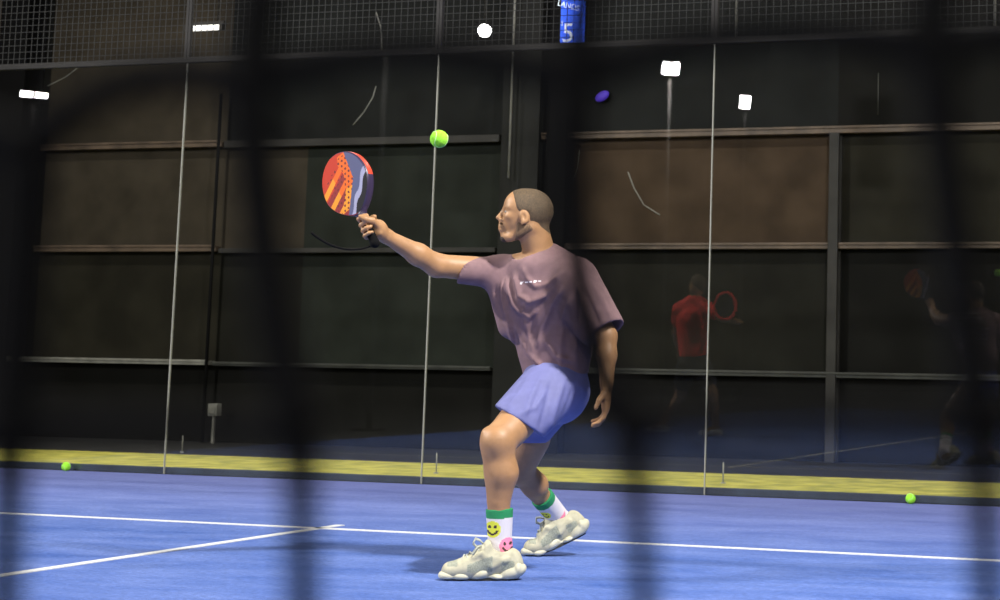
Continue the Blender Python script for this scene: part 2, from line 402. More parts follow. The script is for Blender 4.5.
for i in range(5):
    x0, x1 = SE[i], SE[i+1]; t = empty('mesh_panel', ((x0+x1)/2, 0.0, 2.956)); tag(t, labs[i], 'wire mesh panel', 'wire mesh panels above the glass'); hw = (x1-x0)/2
    b = MB(); n = 40
    for k in range(1, n): xx = -hw+2*hw*k/n; b.box((xx-.0019, -.0019, .012), (xx+.0019, .0019, .985))
    for k in range(1, 20): zz = .05*k; b.box((-hw+.01, -.0055, zz-.0019), (hw-.01, -.0019, zz+.0019))
    b.build('wire_grid', M['wire'], t)
    b = MB(); r_ = .012
    b.box((-hw+.002, -.015, .0), (-hw+.022, .015, 1.0)); b.box((hw-.022, -.015, 0), (hw-.002, .015, 1.0)); b.box((-hw+.022, -.015, .98), (hw-.022, .015, 1.0))
    b.box((-hw+.022, -.015, 0), (hw-.022, .015, .012)); b.build('panel_frame', M['steel'], t)

# lit blue court sign behind the mesh: word line and the number 5
sign = empty('court_sign', at_y(572, 22, 1.6)); sx = sign.location
sc_ = lambda px, py: at_y(px, py, 1.6)
tl = sc_(562, -30); br = sc_(583.5, 44.5)
tag(sign, 'lit blue court number sign showing a white 5 at the top centre', 'sign')
hw = (br[0]-tl[0])/2; hh = (tl[2]-br[2])/2; cx_, cz_ = (tl[0]+br[0])/2, (tl[2]+br[2])/2; sign.location = (cx_, 1.6, cz_)
b = MB(); b.box((-hw-.01, .006, -hh-.01), (hw+.01, .05, hh+.01)); b.build('sign_box', M['black'], sign, bevel=.004)
b = MB(); b.box((-hw, 0, -hh), (hw, .008, hh)); b.build('lit_face', mat('blue_lit_face', (.02, .10, .80), .5, emit=2.4), sign)
def text_obj(name, body, size, loc, m, parent, rot=(math.pi/2, 0, 0)):
    c = bpy.data.curves.new(name, 'FONT'); c.body = body; c.size = size; c.extrude = .001; c.align_x = 'CENTER'; c.align_y = 'CENTER'
    tmp = bpy.data.objects.new(name+'_c', c); col.objects.link(tmp)
    me = bpy.data.meshes.new_from_object(tmp.evaluated_get(bpy.context.evaluated_depsgraph_get())); bpy.data.objects.remove(tmp)
    o = obj(name, me, m, parent); o.location = loc; o.rotation_euler = rot; return o
white_e = mat('white_lit_lettering', (.8, .88, 1), .5, emit=1.6)
q = sc_(568.5, 34); text_obj('numeral', '5', .21, (q[0]-cx_, -.003, q[2]-cz_), white_e, sign)
q = sc_(569, 6); text_obj('lettering', 'LANDS', .062, (q[0]-cx_, -.003, q[2]-cz_), white_e, sign, rot=(math.pi/2, .28, 0))
q = sc_(562.5, 24); text_obj('small_numeral', '1', .055, (q[0]-cx_, -.003, q[2]-cz_), white_e, sign)

# ------------------------------------------------------------------ lamps
LENS = mat('lamp_lens', (1, .97, .9), .4, emit=22)
LENS_R = mat('mirrored_lamp_lens', (1, .98, .93), .4, emit=110)
def floodlight(loc, aim, label, lens, w_=.42, h_=.28, pole=True, group=None, double=False):
    t = empty('floodlight', (loc[0], loc[1], 0 if pole else loc[2])); tag(t, label, 'floodlight', group)
    dz = loc[2] if pole else 0
    q = (Vector(aim)-Vector(loc)).to_track_quat('-Z', 'Y').to_matrix().to_4x4(); q.translation = Vector((0, 0, dz))
    def place(b, name, m): o = b.build(name, m, t, bevel=.004); o.matrix_local = q; return o
    b = MB(); b.box((-w_/2-.02, -h_/2-.02, 0), (w_/2+.02, h_/2+.02, .07))
    for k in range(7): x = -w_/2+w_*k/6; b.box((x-.006, -h_/2, .07), (x+.006, h_/2, .11))
    place(b, 'housing', M['black'])
    b = MB()
    if not pole and h_ == .13: b.tube([(0, 0, -.012), (0, 0, -.001)], .062, 24)
    elif double: b.box((-w_/2, -h_/2, -.012), (-.03, h_/2, -.001)); b.box((.03, -h_/2, -.012), (w_/2, h_/2, -.001))
    else: b.box((-w_/2, -h_/2, -.012), (w_/2, h_/2, -.001))
    place(b, 'lens', lens)
    b = MB(); b.tube([(-w_/2-.03, 0, .03), (-w_/2-.03, 0, .16), (w_/2+.03, 0, .16), (w_/2+.03, 0, .03)], .01, 6); place(b, 'bracket', M['steel'])
    if pole:
        b = MB(); b.tube([(.0, 0, 0), (0, 0, loc[2]-.22)], .035, 10); b.box((-.14, -.14, -.02), (.14, .14, .01)); b.build('pole', M['steel'], t)
    else: b = MB(); b.tube([(0, 0, .12), (0, 0, 7.5-loc[2])], .012, 8); b.build('hanging_rod', M['steel'], t)
    return t
for (p, a, e), lab in zip(PEND, ['floodlight hanging over the green strip at the right, out of view', 'floodlight hanging over the green strip in the middle, out of view', 'floodlight hanging over the green strip at the left, out of view']):
    floodlight(p, a, lab, LENS, pole=False, group='lamps over the strip')
for (p, a, e), lab in zip(FLOODS, ['floodlight on a pole at the right side line, out of view', 'floodlight on a pole at the left side line, out of view', 'floodlight on a pole beyond the net at the right, out of view',
                                  'twin pole floodlight mirrored in the glass, left of the two above the rusty girt']):
    floodlight(p, a, lab, LENS_R if p[1] < -19 else LENS, group='court floodlights', double=p[1] < -19, w_=.30 if p[1] < -19 else .42, h_=.24 if p[1] < -19 else .30)
floodlight((-6.189, -23.563, 6.0), (-1, -12, 0), 'square pole floodlight mirrored in the glass, right of the two above the rusty girt', LENS_R, w_=.22, h_=.28, group='court floodlights')
floodlight((-20.3, -19.808, 6.0), (-8, -12, 0), 'distant twin floodlight mirrored in the glass at the upper left', LENS_R, w_=.56, h_=.12, group='court floodlights', double=True)
# lamps seen directly through the mesh
p = at_y(484.5, 31, 3.9); floodlight(tuple(p), tuple(CAM+np.array([-1.5, 3, 0])), 'bright round lamp high behind the mesh, above and left of the player', mat('bright_lamp_lens', (1, .98, .93), .4, emit=16), w_=.12, h_=.13, pole=False)
t = empty('tube_lamp', at_y(203, 28, 3.6)); tag(t, 'long white tube lamp high at the upper left behind the mesh', 'lamp')
b = MB(); b.tube([(-.16, 0, 0), (.20, 0, .0)], .026, 10); b.build('tube', mat('tube_glow', (1, .98, .92), .4, emit=1.6), t)
b = MB(); b.box((-.19, -.01, .026), (.23, .05, .06)); b.box((-.19, -.03, -.03), (-.165, .03, .03)); b.box((.205, -.03, -.03), (.23, .03, .03)); b.build('holder', M['steel'], t, bevel=.003)
b = MB(); b.tube([(-.12, 0, .06), (-.12, 0, 7.5-t.location.z)], .008, 6); b.tube([(.16, 0, .06), (.16, 0, 7.5-t.location.z)], .008, 6); b.build('hanging_rod', M['steel'], t)
t = empty('indicator_lamp', at_y(602, 96, 4.45)); tag(t, 'small dim violet lamp on the wall right of the wide column', 'lamp')
f_ = Field((-.1, -.06, -.08), (.1, .06, .08), .005); f_.ell((0, 0, 0), (.075, .03, .045), k=.01); V, Fq = f_.verts(); th = .5
V = np.stack([V[:, 0]*math.cos(th)-V[:, 2]*math.sin(th), V[:, 1], V[:, 0]*math.sin(th)+V[:, 2]*math.cos(th)], 1)
mesh_from('lens', V, Fq, mat('violet_glow', (.10, .05, .65), .5, emit=.35), t)
b = MB(); b.box((-.05, .015, -.04), (.05, .05, .04)); b.build('housing', M['black'], t, bevel=.004)

# ------------------------------------------------------------------ balls
ball_m = mat('neon_felt', (.33, .85, .04), .85, noise=.15, scale=120, bump=.6, bscale=400)
seam_w = mat('ball_seam', (.55, .9, .35), .8)
def ball(loc, r, label, rot):
    t = empty('tennis_ball', loc); t.rotation_euler = rot; tag(t, label, 'ball', 'neon green balls')
    me = bpy.data.meshes.new('felt'); bm = bmesh.new(); bmesh.ops.create_icosphere(bm, subdivisions=4, radius=r); bm.to_mesh(me); bm.free()
    me.polygons.foreach_set('use_smooth', [True]*len(me.polygons)); obj('felt', me, ball_m, t)
    P = []
    for k in range(72):
        a = 2*math.pi*k/72; A_ = .44
        x = math.cos(a)+A_*.55*math.cos(3*a); y = math.sin(a)-A_*.55*math.sin(3*a); z = 2*math.sqrt(A_*.35)*math.sin(2*a)
        v = Vector((x, y, z)).normalized()*r*.998; P.append(v)
    b = MB(); b.tube(P, r*.045, 6, closed=True); b.build('seam', seam_w, t)
ball((2.866, -5.105, 1.673), .0335, 'neon green ball in the air left above the player', (.3, .5, .2))
ball((-2.812, -.05, .0315), .0315, 'neon green ball lying by the glass at the left', (1, .2, .6))
ball((3.406, -.05, .0315), .0315, 'neon green ball lying by the glass at the right', (.2, 1.2, .4))

# ------------------------------------------------------------------ the player
ANG = 0.4734
EX = np.array([math.cos(ANG), math.sin(ANG), 0]); EY = np.array([-math.sin(ANG), math.cos(ANG), 0]); EZ = np.array([0, 0, 1.])
PO = np.array([2.85, -4.553, 0.])
def to_local(W): d = W-PO; return np.stack([d@EX, d@EY, d@EZ], -1)
def to_world(L): return PO+L[..., :1]*EX+L[..., 1:2]*EY+L[..., 2:3]*EZ
def J(px, py, d=0.):
    r_ = ray(px, py); t = (d-(CAM-PO)@EY)/(r_@EY); return to_local(CAM+r_*t)
def pix(L): return project(to_world(np.asarray(L)))

skin = mat('tanned_skin', (.38, .205, .095), .5, noise=.07, scale=25, bump=.08, bscale=200)
hair_m = mat('cropped_brown_hair', (.085, .055, .027), .65, noise=.45, scale=220, bump=.4, bscale=500)
beard_m = mat('short_dark_beard', (.17, .100, .052), .8, noise=.4, scale=260, bump=.4, bscale=500)
shirt_m = mat('mauve_cotton', (.20, .120, .130), .85, noise=.10, scale=30, bump=.1, bscale=300)
print_m = mat('white_chest_print', (.62, .58, .62), .7)
shorts_m = mat('periwinkle_nylon', (.13, .14, .33), .7, noise=.08, scale=20, bump=.1, bscale=250)
sock_w = mat('white_knit', (.70, .67, .72), .85, bump=.35, bscale=320); sock_g = mat('green_knit', (.015, .25, .09), .85, bump=.35, bscale=320)
yel = mat('yellow_print', (.70, .72, .06), .8); pnk = mat('pink_print', (.85, .25, .42), .8); blk = mat('dark_print', (.05, .035, .03), .8)

player = empty('person', PO, ANG)
tag(player, 'person in mauve T-shirt and blue shorts reaching out a padel racket towards a ball', 'person')

# --- body
B = Field((-.72, -.42, -.02), (.75, 1.15, 1.72), .0058)
def cone(F, a, b, ra, rb, k=.02, flat=None, mode='add'): F.cone(a, b, ra, rb, k, flat, mode)
hipL = J(547, 388, .25); kneeL = J(499, 442, -.03); ankL = J(499.5, 546, 0.0)
hipR = J(556, 388, .42); kneeR = J(518.5, 468, .60); ankR = J(563, 524, .87)
pel = J(556, 383, .33); waist = J(552, 350, .33); chest = J(545, 300, .31); nbase = J(538, 262, .29)
shL = J(578, 277, .17); elL = J(607, 336, .10); wrL = J(606.5, 384, .04)
shR = J(497, 271, .40); elR = J(437, 265.5, .30); wrR = J(386, 236, .16)
cone(B, pel, waist, .125, .115, .03, ((0, 1, 0), .85)); cone(B, waist, chest, .115, .135, .03, ((0, 1, 0), .8))
cone(B, chest, J(540, 278, .29), .13, .10, .03)
cone(B, nbase, shL, .055, .062, .03); cone(B, nbase, shR, .055, .055, .03)
# legs
for hip, knee, ank, side in ((hipL, kneeL, ankL, 0), (hipR, kneeR, ankR, 1)):
    cone(B, hip, knee*.85+hip*.15, (.082, .078)[side], .066, .03)
    v = knee-hip; cone(B, hip*.35+knee*.65, knee, .074, .062, .02)
    B.ell(knee+arr((-.012, 0, .0)), (.056, .056, .066), k=.03)
    ax = ank-knee
    side_v = np.array([.018, 0, 0])
    cone(B, knee, knee+ax*.3+side_v*.6, .058, (.060, .054)[side], .02); sk = (.57, .43)[side]; cone(B, knee+ax*.3+side_v*.7, knee+ax*sk, (.060, .052)[side], .044, .025)
    cone(B, knee+ax*sk, ank, .0435, .036, .005)
    B.ell(ank+arr((0, -.03, .0)), (.018, .014, .018), k=.02); 
    f = np.array([-1., 0, 0]); cone(B, ank+arr((.02, 0, -.02)), ank+arr((-.05, 0, -.03)), .035, .03, .02)
cone(B, kneeL+arr((-.050, -.005, .035)), kneeL+arr((-.050, -.005, -.02)), .018, .017, .02)   # knee cap
cone(B, kneeL+arr((-.046, -.01, -.05)), ankL+arr((-.030, -.008, .12)), .017, .012, .02)       # shin edge
# left arm, hanging
cone(B, shL, elL, .056, .040, .02); cone(B, elL, elL*.6+wrL*.4, .040, .039, .02); cone(B, elL*.6+wrL*.4, wrL, .039, .028, .02, ((0, 1, 0), .9))
# right arm, reaching
cone(B, shR, elR, .056, .047, .02); cone(B, elR, elR*.62+wrR*.38, .047, .044, .02); cone(B, elR*.62+wrR*.38, wrR, .044, .027, .02)
# left hand, loosely curled
hL = wrL+arr((-.002, -.01, -.055)); cone(B, wrL, hL, .027, .034, .02, ((1, 0, 0), .62)); cone(B, hL, hL+arr((0, -.01, -.035)), .036, .034, .015, ((1, 0, 0), .5))
for k, (dy, ln) in enumerate(((-.031, .070), (-.011, .080), (.010, .075), (.029, .058))):
    a = hL+arr((0, dy, -.045)); c_ = a+arr((-.006, 0, -ln*.45)); e_ = c_+arr((-.022, .0, -ln*.32)); g_ = e_+arr((-.022, 0, -ln*.08))
    cone(B, a, c_, .0098, .0092, .006); cone(B, c_, e_, .0092, .0086, .004); cone(B, e_, g_, .0086, .0075, .004)
a = hL+arr((-.008, -.028, .02)); c_ = a+arr((-.022, -.022, -.03)); cone(B, a, c_, .014, .0115, .012); cone(B, c_, c_+arr((-.012, -.004, -.030)), .011, .009, .004)
# right hand round the racket handle
H0 = J(374, 241, .075); H1 = J(365.5, 216, .105)          # handle axis, butt to throat
hax = (H1-H0)/np.linalg.norm(H1-H0)
palm = J(377.5, 229.5, .125); cone(B, wrR, palm, .027, .033, .02, None); B.ell(palm+arr((.004, .0, .0)), (.034, .026, .040), k=.015)
near = np.array([0, -1., 0]); near = near-hax*(near@hax); near /= np.linalg.norm(near); lft = np.cross(hax, near); 
if lft[0] > 0: lft = -lft
def around(t, ang, rr): return H0+(H1-H0)*t+(lft*math.cos(ang)+near*math.sin(ang))*rr
for k, (t, sz) in enumerate(((.86, 1.0), (.62, 1.02), (.40, .98), (.19, .86))):
    P = [around(t+.07, math.radians(a), rr) for a, rr in ((-150, .036), (-95, .032), (-35, .030), (20, .030), (72, .028), (105, .027))]
    for i in range(5): cone(B, P[i], P[i+1], .0108*sz-.0004*i, .0106*sz-.0004*i, .004)
T = [J(378, 226, .10), J(372.5, 220.5, .075), J(365, 219, .060), J(360, 216.5, .062)]
for i in range(3): cone(B, T[i], T[i+1], (.0155, .0125, .011)[i], (.0125, .011, .0095)[i], .008)
# neck and head
HD = .265
def Hh(px, py, d=0): return J(px, py, HD+d)
cone(B, Hh(541, 262, .03), Hh(531, 228), .064, .056, .02); cone(B, Hh(545, 254, .02), Hh(538, 230), .042, .045, .02)
cone(B, Hh(553, 266, .0), Hh(570, 274, -.05), .045, .04, .03)
s_ = 1/236.
B.ell(Hh(529.5, 210.5), (.098, .076, .090), k=.01)                       # cranium
B.ell(Hh(520, 206), (.066, .062, .066), k=.02)                           # forehead
B.ell(Hh(516.5, 221), (.053, .056, .062), k=.02)                         # face
for sd in (-1, 1):
    cone(B, Hh(531, 227, sd*.038), Hh(511, 237, sd*.018), .026, .020, .02)   # jaw line
    B.ell(Hh(509.5, 216.5, sd*.032), (.022, .020, .016), k=.015)              # cheek bone
    cone(B, Hh(505.8, 208.3, sd*.012), Hh(510, 207.3, sd*.044), .0085, .008, .012)  # brow
    B.ell(Hh(505.4, 211.2, sd*.030), (.012, .013, .009), k=.008, mode='sub')
    B.ell(Hh(507.9, 211.6, sd*.030), (.0125, .012, .011), k=.004)
B.ell(Hh(506.6, 237.3), (.021, .022, .017), k=.018); cone(B, Hh(503.6, 227.5), Hh(505.2, 236.5), .0175, .0175, .012)                      # chin
cone(B, Hh(504.3, 209.5), Hh(499.2, 217.0), .0085, .0105, .01)          # nose bridge
B.ell(Hh(498.2, 217.6), (.0105, .011, .0088), k=.006)
for sd in (-1, 1): B.ell(Hh(501.3, 219.2, sd*.0125), (.0085, .0075, .0065), k=.005)
cone(B, Hh(502.8, 222), Hh(502.2, 228), .016, .017, .01)                # muzzle
cone(B, Hh(500.2, 226.2, -.016), Hh(500.2, 226.2, .016), .0062, .0062, .004)
cone(B, Hh(500.9, 229.8, -.014), Hh(500.9, 229.8, .014), .0066, .0066, .004)
cone(B, Hh(499.0, 228.2, -.02), Hh(499.0, 228.2, .02), .0022, .0022, .003, mode='sub')
for sd in (-1, 1):                                                       # ears
    e0 = Hh(524.2, 217.2, sd*.073); ang = .25
    Me = np.array([[math.cos(ang), 0, -math.sin(ang)], [0, 1, 0], [math.sin(ang), 0, math.cos(ang)]])
    B.ell(e0, (.017, .010, .029), Me, k=.006); B.ell(e0+arr((-.001, sd*.009, .003)), (.0095, .008, .018), Me, k=.004, mode='sub')
    B.ell(e0+arr((-.007, sd*.002, -.024)), (.0085, .006, .010), k=.006)
V, Fq = B.verts(); del B
body = mesh_from('body', V, Fq, skin, player, smooth_iter=1)

# eyes, brows
for sd in (-1, 1):
    f_ = Field(Hh(506.9, 211.6, sd*.030)-.03, Hh(506.9, 211.6, sd*.030)+.03, .0022)
    f_.ell(Hh(506.9, 211.7, sd*.030), (.0105, .0105, .0075), k=.002); V, Fq = f_.verts()
    c0 = Hh(506.9, 211.7, sd*.030)
    mesh_from('eye', V, Fq, [mat('eye_white', (.25, .22, .19), .5), blk], player, midx=lambda V, F: (np.linalg.norm(V[F].mean(1)[:, 1:]-c0[1:], axis=1) < .0045).astype(int))
    f_ = Field(Hh(506, 208, sd*.028)-.05, Hh(506, 208, sd*.028)+.05, .0025)
    cone(f_, Hh(504.1, 208.2, sd*.012), Hh(508.3, 206.9, sd*.044), .0048, .0042, .002); V, Fq = f_.verts(); mesh_from('eyebrow', V, Fq, beard_m, player)
# hair: a close-cropped cap
f_ = Field(Hh(530, 210)-.15, Hh(530, 210)+.15, .003)
f_.ell(Hh(529.5, 210.5), (.0998, .0778, .0918), k=.01); f_.ell(Hh(520, 206), (.0678, .0638, .0678), k=.02)
cone(f_, Hh(545, 254, .02), Hh(538, 230), .0438, .0468, .02)
def cutpx(F, a, b, region=None):   # removes what lies left of the line a->b (as seen by the camera side)
    A, Bv = Hh(*a), Hh(*b); d = Bv-A; F.cut(A, -np.cross(d, (0, 1, 0)), .006, region)
cutpx(f_, (511.5, 188), (517.5, 215)); cutpx(f_, (517.5, 211), (531, 226), None); cutpx(f_, (527, 222.5), (556, 238))
for sd in (-1, 1): f_.ell(Hh(524.0, 218.5, sd*.08), (.023, .05, .034), k=.006, mode='sub')
V, Fq = f_.verts(); mesh_from('hair', V, Fq, hair_m, player)
# beard along jaw, chin and lip
f_ = Field(Hh(515, 228)-.12, Hh(515, 228)+.12, .0036)
for sd in (-1, 1):
    cone(f_, Hh(530, 227, sd*.041), Hh(510.5, 236.3, sd*.022), .0275, .0262, .02)
f_.ell(Hh(516.5, 221), (.0555, .0605, .0645), k=.02); f_.ell(Hh(506.9, 238), (.0230, .0245, .0195), k=.018)
cone(f_, Hh(502.8, 222), Hh(502.2, 228), .0168, .0178, .01)
cutpx(f_, (518, 210), (516.5, 224)); cutpx(f_, (517, 222.5), (507.5, 233.5)); cutpx(f_, (510, 232.2), (495, 232.4)) if False else None
A_ = Hh(517, 222.5); f_.cut(A_, Hh(514, 219)-A_, .006)
f_.cut(Hh(524.5, 219), (1, 0, .9), .006)
V, Fq = f_.verts(); mesh_from('beard', V, Fq, beard_m, player)
f_ = Field(Hh(505, 236)-.07, Hh(505, 236)+.07, .003)
f_.ell(Hh(505.2, 238.2), (.0205, .0215, .0175), k=.01); V, Fq = f_.verts(); mesh_from('goatee', V, Fq, mat('dark_goatee', (.05, .034, .024), .85, noise=.5, scale=260), player)
f_ = Field(Hh(502, 225)-.05, Hh(502, 225)+.05, .0028)
cone(f_, Hh(501.4, 223.9, -.012), Hh(501.4, 223.9, .012), .0075, .0075, .004)
for sd in (-1, 1): cone(f_, Hh(501.6, 224.0, sd*.010), Hh(504.2, 226.5, sd*.0165), .0068, .0050, .004); V, Fq = f_.verts(); mesh_from('moustache', V, Fq, beard_m, player)

# --- T-shirt
S = Field((-.42, -.15, .70), (.75, .75, 1.50), .0058)
S.cone(J(545, 291, .31), J(555, 345, .33), .172, .150, .03, ((.25, 1, 0), .80)); S.cone(J(555, 345, .33), J(556, 378, .33), .150, .134, .03, ((.25, 1, 0), .88))
S.cone(J(538, 268, .30), J(545, 296, .30), .085, .16, .04, ((.25, 1, 0), .8))
S.cone(J(543, 258, .29), J(574, 276, .19), .050, .078, .04); S.cone(J(529, 264, .31), J(500, 273, .39), .050, .068, .04)
S.cone(J(552, 252, .29), J(572, 270, .22), .034, .055, .03)
S.ell(J(537, 268, .285), (.098, .098, .072), k=.03)
S.cone(J(577, 282, .17), J(612, 337, .095), .095, .073, .03); S.cone(J(572, 292, .20), J(594, 330, .14), .10, .07, .03)
S.cone(J(502, 272, .39), J(455, 271.5, .325), .072, .049, .03)
S.cone(J(500, 285, .36), J(512, 325, .33), .055, .06, .04)
# openings
axL = J(612, 337, .095)-J(577, 282, .17); S.cut(J(609.5, 329, .10), J(615, 344, .08)-J(604, 318, .12)+arr((.0, 0, .02)), .004, (J(617, 348, .09), .17))
S.cone(J(602, 318, .115), J(622, 352, .075), .058, .066, .004, mode='sub')
S.cut(J(460, 272, .33), J(452, 270, .33)-J(466, 274.5, .33), .004, (J(448, 270, .33), .085)); S.cone(J(470, 271, .345), J(450, 268, .31), .040, .041, .004, mode='sub')
S.cut(J(556, 376.5, .33), J(558, 396, .33)-J(556, 370, .33), .004, (J(556, 420, .33), .31))
c0_ = J(531, 252.5, .26); S.cut(c0_, arr((-.56, -.06, .81)), .006, (J(531, 236, .28), .116))
S.cone(J(535, 240, .28), J(531, 252, .28), .060, .058, .006, mode='sub')
V, Fq = S.verts(); del S
def folds(V, Fq, lines, face=-1):
    me = bpy.data.meshes.new('t'); me.from_pydata(V.tolist(), [], Fq.tolist()); me.update()
    N = np.zeros(len(V)*3); me.vertices.foreach_get('normal', N); N = N.reshape(-1, 3); bpy.data.meshes.remove(me)
    px, py = project(to_world(V)); amp = np.zeros(len(V))
    for pts, wd, a in lines:
        best = np.full(len(V), 1e9); tt = np.zeros(len(V)); n = len(pts)-1
        for i in range(n):
            ax_, ay_ = pts[i]; bx_, by_ = pts[i+1]; dx, dy = bx_-ax_, by_-ay_
            t = np.clip(((px-ax_)*dx+(py-ay_)*dy)/(dx*dx+dy*dy), 0, 1)
            d = np.hypot(px-ax_-t*dx, py-ay_-t*dy); m = d < best; best = np.where(m, d, best); tt = np.where(m, (i+t)/n, tt)
        amp += a*np.exp(-(best/wd)**2)*np.clip(np.minimum(tt, 1-tt)*5+.25, 0, 1)
    vis = np.clip(-N[:, 1]*1.6+.2, 0, 1)*np.clip((py-(252.5-.73*(px-531))-5)/9, 0, 1)
    return V+N*(amp*vis)[:, None]
FS = [([(512, 264), (517, 285), (519, 296), (530, 302), (546, 296), (560, 280)], 2.6, .011), ([(521, 262), (527, 278), (536, 287), (550, 284), (566, 270)], 2.4, .008),
      ([(506, 262), (508, 285), (514, 305), (524, 316)], 2.6, .012), ([(510, 262), (512, 282), (516, 300)], 1.8, -.009),
      ([(497, 258), (502, 275), (503, 300), (510, 330), (520, 360)], 2.6, .010), ([(492, 262), (496, 280), (494, 296)], 2.0, -.008),
      ([(566, 284), (552, 305), (541, 330), (537, 350)], 3.0, .011), ([(572, 292), (564, 315), (560, 345), (562, 370)], 3.2, .010),
      ([(556, 282), (545, 300), (534, 318), (528, 345)], 2.2, -.008), ([(524, 316), (530, 340), (538, 366)], 3.0, .009),
      ([(515, 325), (528, 352), (546, 371)], 2.4, .008), ([(583, 300), (580, 325), (574, 350), (576, 368)], 3.4, .010),
      ([(594, 285), (604, 303), (612, 322)], 2.6, .007), ([(584, 290), (592, 308), (600, 326)], 2.4, -.006), ([(576, 282), (584, 305), (590, 325)], 2.4, .007),
      ([(492, 260), (478, 266), (466, 276)], 2.4, .006), ([(486, 258), (470, 262), (460, 266)], 2.0, -.004), ([(490, 272), (480, 280), (470, 284)], 2.0, .005),
      ([(528, 300), (524, 312), (530, 318), (538, 310)], 1.8, .006), ([(545, 340), (556, 356), (574, 362)], 2.6, .007)]
V = folds(V, Fq, [(p_, w_, a_*1.2) for p_, w_, a_ in FS])
def shirt_idx(V, F):
    c = V[F].mean(1); px, py = project(to_world(c)); t = (px-518)/24.
    yy = 283.2-2.6*t
    back = (c[:, 1] > .345+.1*(c[:, 0]-.2)) & (c[:, 2] > .98) & (c[:, 2] < 1.34) & ((c[:, 2]/.044) % 1 < .38) & (c[:, 0] > .06) & (c[:, 0] < .36)
    return back | ((px > 519) & (px < 541) & (abs(py-yy) < 1.0) & (c[:, 1] < .30) & (((px*.9).astype(int) % 4) != 3))
mesh_from('t_shirt', V, Fq, [shirt_m, print_m], player, midx=shirt_idx, smooth_iter=1)

# --- shorts
S = Field((-.15, -.10, .50), (.65, .85, .98), .0055)
S.cone(J(556, 374, .33), J(556, 392, .33), .128, .138, .02, ((0, 1, 0), .92))
S.cone(J(549, 390, .27), J(515, 426, .09), .126, .116, .03); S.cone(J(558, 390, .40), J(531, 434, .49), .112, .078, .03)
S.cone(J(564, 390, .30), J(560, 402, .28), .10, .07, .03)
nl = J(545, 438, .11)-J(498, 408, .11); hemN = -np.cross(nl, (0, 1., 0)); hemN = hemN if hemN[2] < 0 else -hemN
S.cut(J(521, 423, .11), hemN+arr((0, -.015, 0)), .004, (J(492, 455, .05), .29))
S.cone(J(509, 440, .08), J(490, 465, .0), .092, .094, .004, mode='sub')
S.cut(J(532, 442, .52), J(526, 460, .53)-J(538, 432, .5), .004, (J(526, 472, .56), .22)); S.cone(J(533, 438, .50), J(523, 462, .56), .070, .080, .004, mode='sub')
V, Fq = S.verts(); del S
V = folds(V, Fq, [([(530, 376), (518, 395), (506, 410)], 2.4, .006), ([(540, 378), (530, 400), (524, 418)], 2.8, .008), ([(552, 380), (546, 405), (540, 430)], 2.8, -.007),
                  ([(564, 380), (556, 405), (548, 432)], 3., .009), ([(575, 385), (566, 410), (556, 430)], 2.6, -.006), ([(545, 392), (535, 408), (520, 414)], 2.2, .006)])
mesh_from('shorts', V, Fq, shorts_m, player, smooth_iter=2)

# --- socks
def smile(c, u_, v_, p, r):   # 0 none,1 disc,2 features
    d = p-c; a = d@u_/r; b_ = d@v_/r; rr = np.hypot(a, b_)
    out = np.where(rr < 1, 1, 0)
    feat = ((np.hypot(a+.35, b_-.3) < .2) | (np.hypot(a-.35, b_-.3) < .2) | ((abs(np.hypot(a, b_)-.58) < .13) & (b_ < -.1)))
    return np.where((out == 1) & feat, 2, out)
def sock(A, Bv, ra, rb, ys, ps, band, toe):
    A, Bv = np.array(A), np.array(Bv); lo = np.minimum(A, Bv)-.13; hi = np.maximum(A, Bv)+.13
    S = Field(lo, hi, .0040); ax = (Bv-A)/np.linalg.norm(Bv-A)
    S.cone(A-ax*.05, Bv, ra, rb, .01); S.cone(Bv, Bv+toe, rb, rb*.85, .02)
    S.cut(A, -ax, .002)
    V, Fq = S.verts()
    u_ = np.array([1., 0, 0]); u_ -= ax*(u_@ax); u_ /= np.linalg.norm(u_); v_ = -ax
    def idx(V, F):
        c = V[F].mean(1); t = (c-A)@ax; m = (t < band).astype(int)
        near_ = c[:, 1] < (A[1]+Bv[1])/2
        k = smile(np.array(ys[0]), u_, v_, c, ys[1]); m = np.where(near_ & (k == 1), 2, m); m = np.where(near_ & (k == 2), 4, m)
        k = smile(np.array(ps[0]), u_, v_, c, ps[1]); m = np.where(near_ & (k == 1), 3, m); m = np.where(near_ & (k == 2), 4, m)
        return m
    mesh_from('sock', V, Fq, [sock_w, sock_g, yel, pnk, blk], player, midx=idx)
sock(J(499.4, 508.5, 0), J(500, 548, 0), .0565, .0450, (J(492.5, 528.5, 0), .032), (J(507.5, 545, 0), .032), .036, arr((-.03, 0, -.02)))
sock(J(541.5, 496.5, .735), J(562.5, 522.5, .865), .0510, .0460, (J(545.5, 512.5, .77), .024), (J(564.5, 513.5, .83), .034), .034, arr((-.02, 0, -.03)))

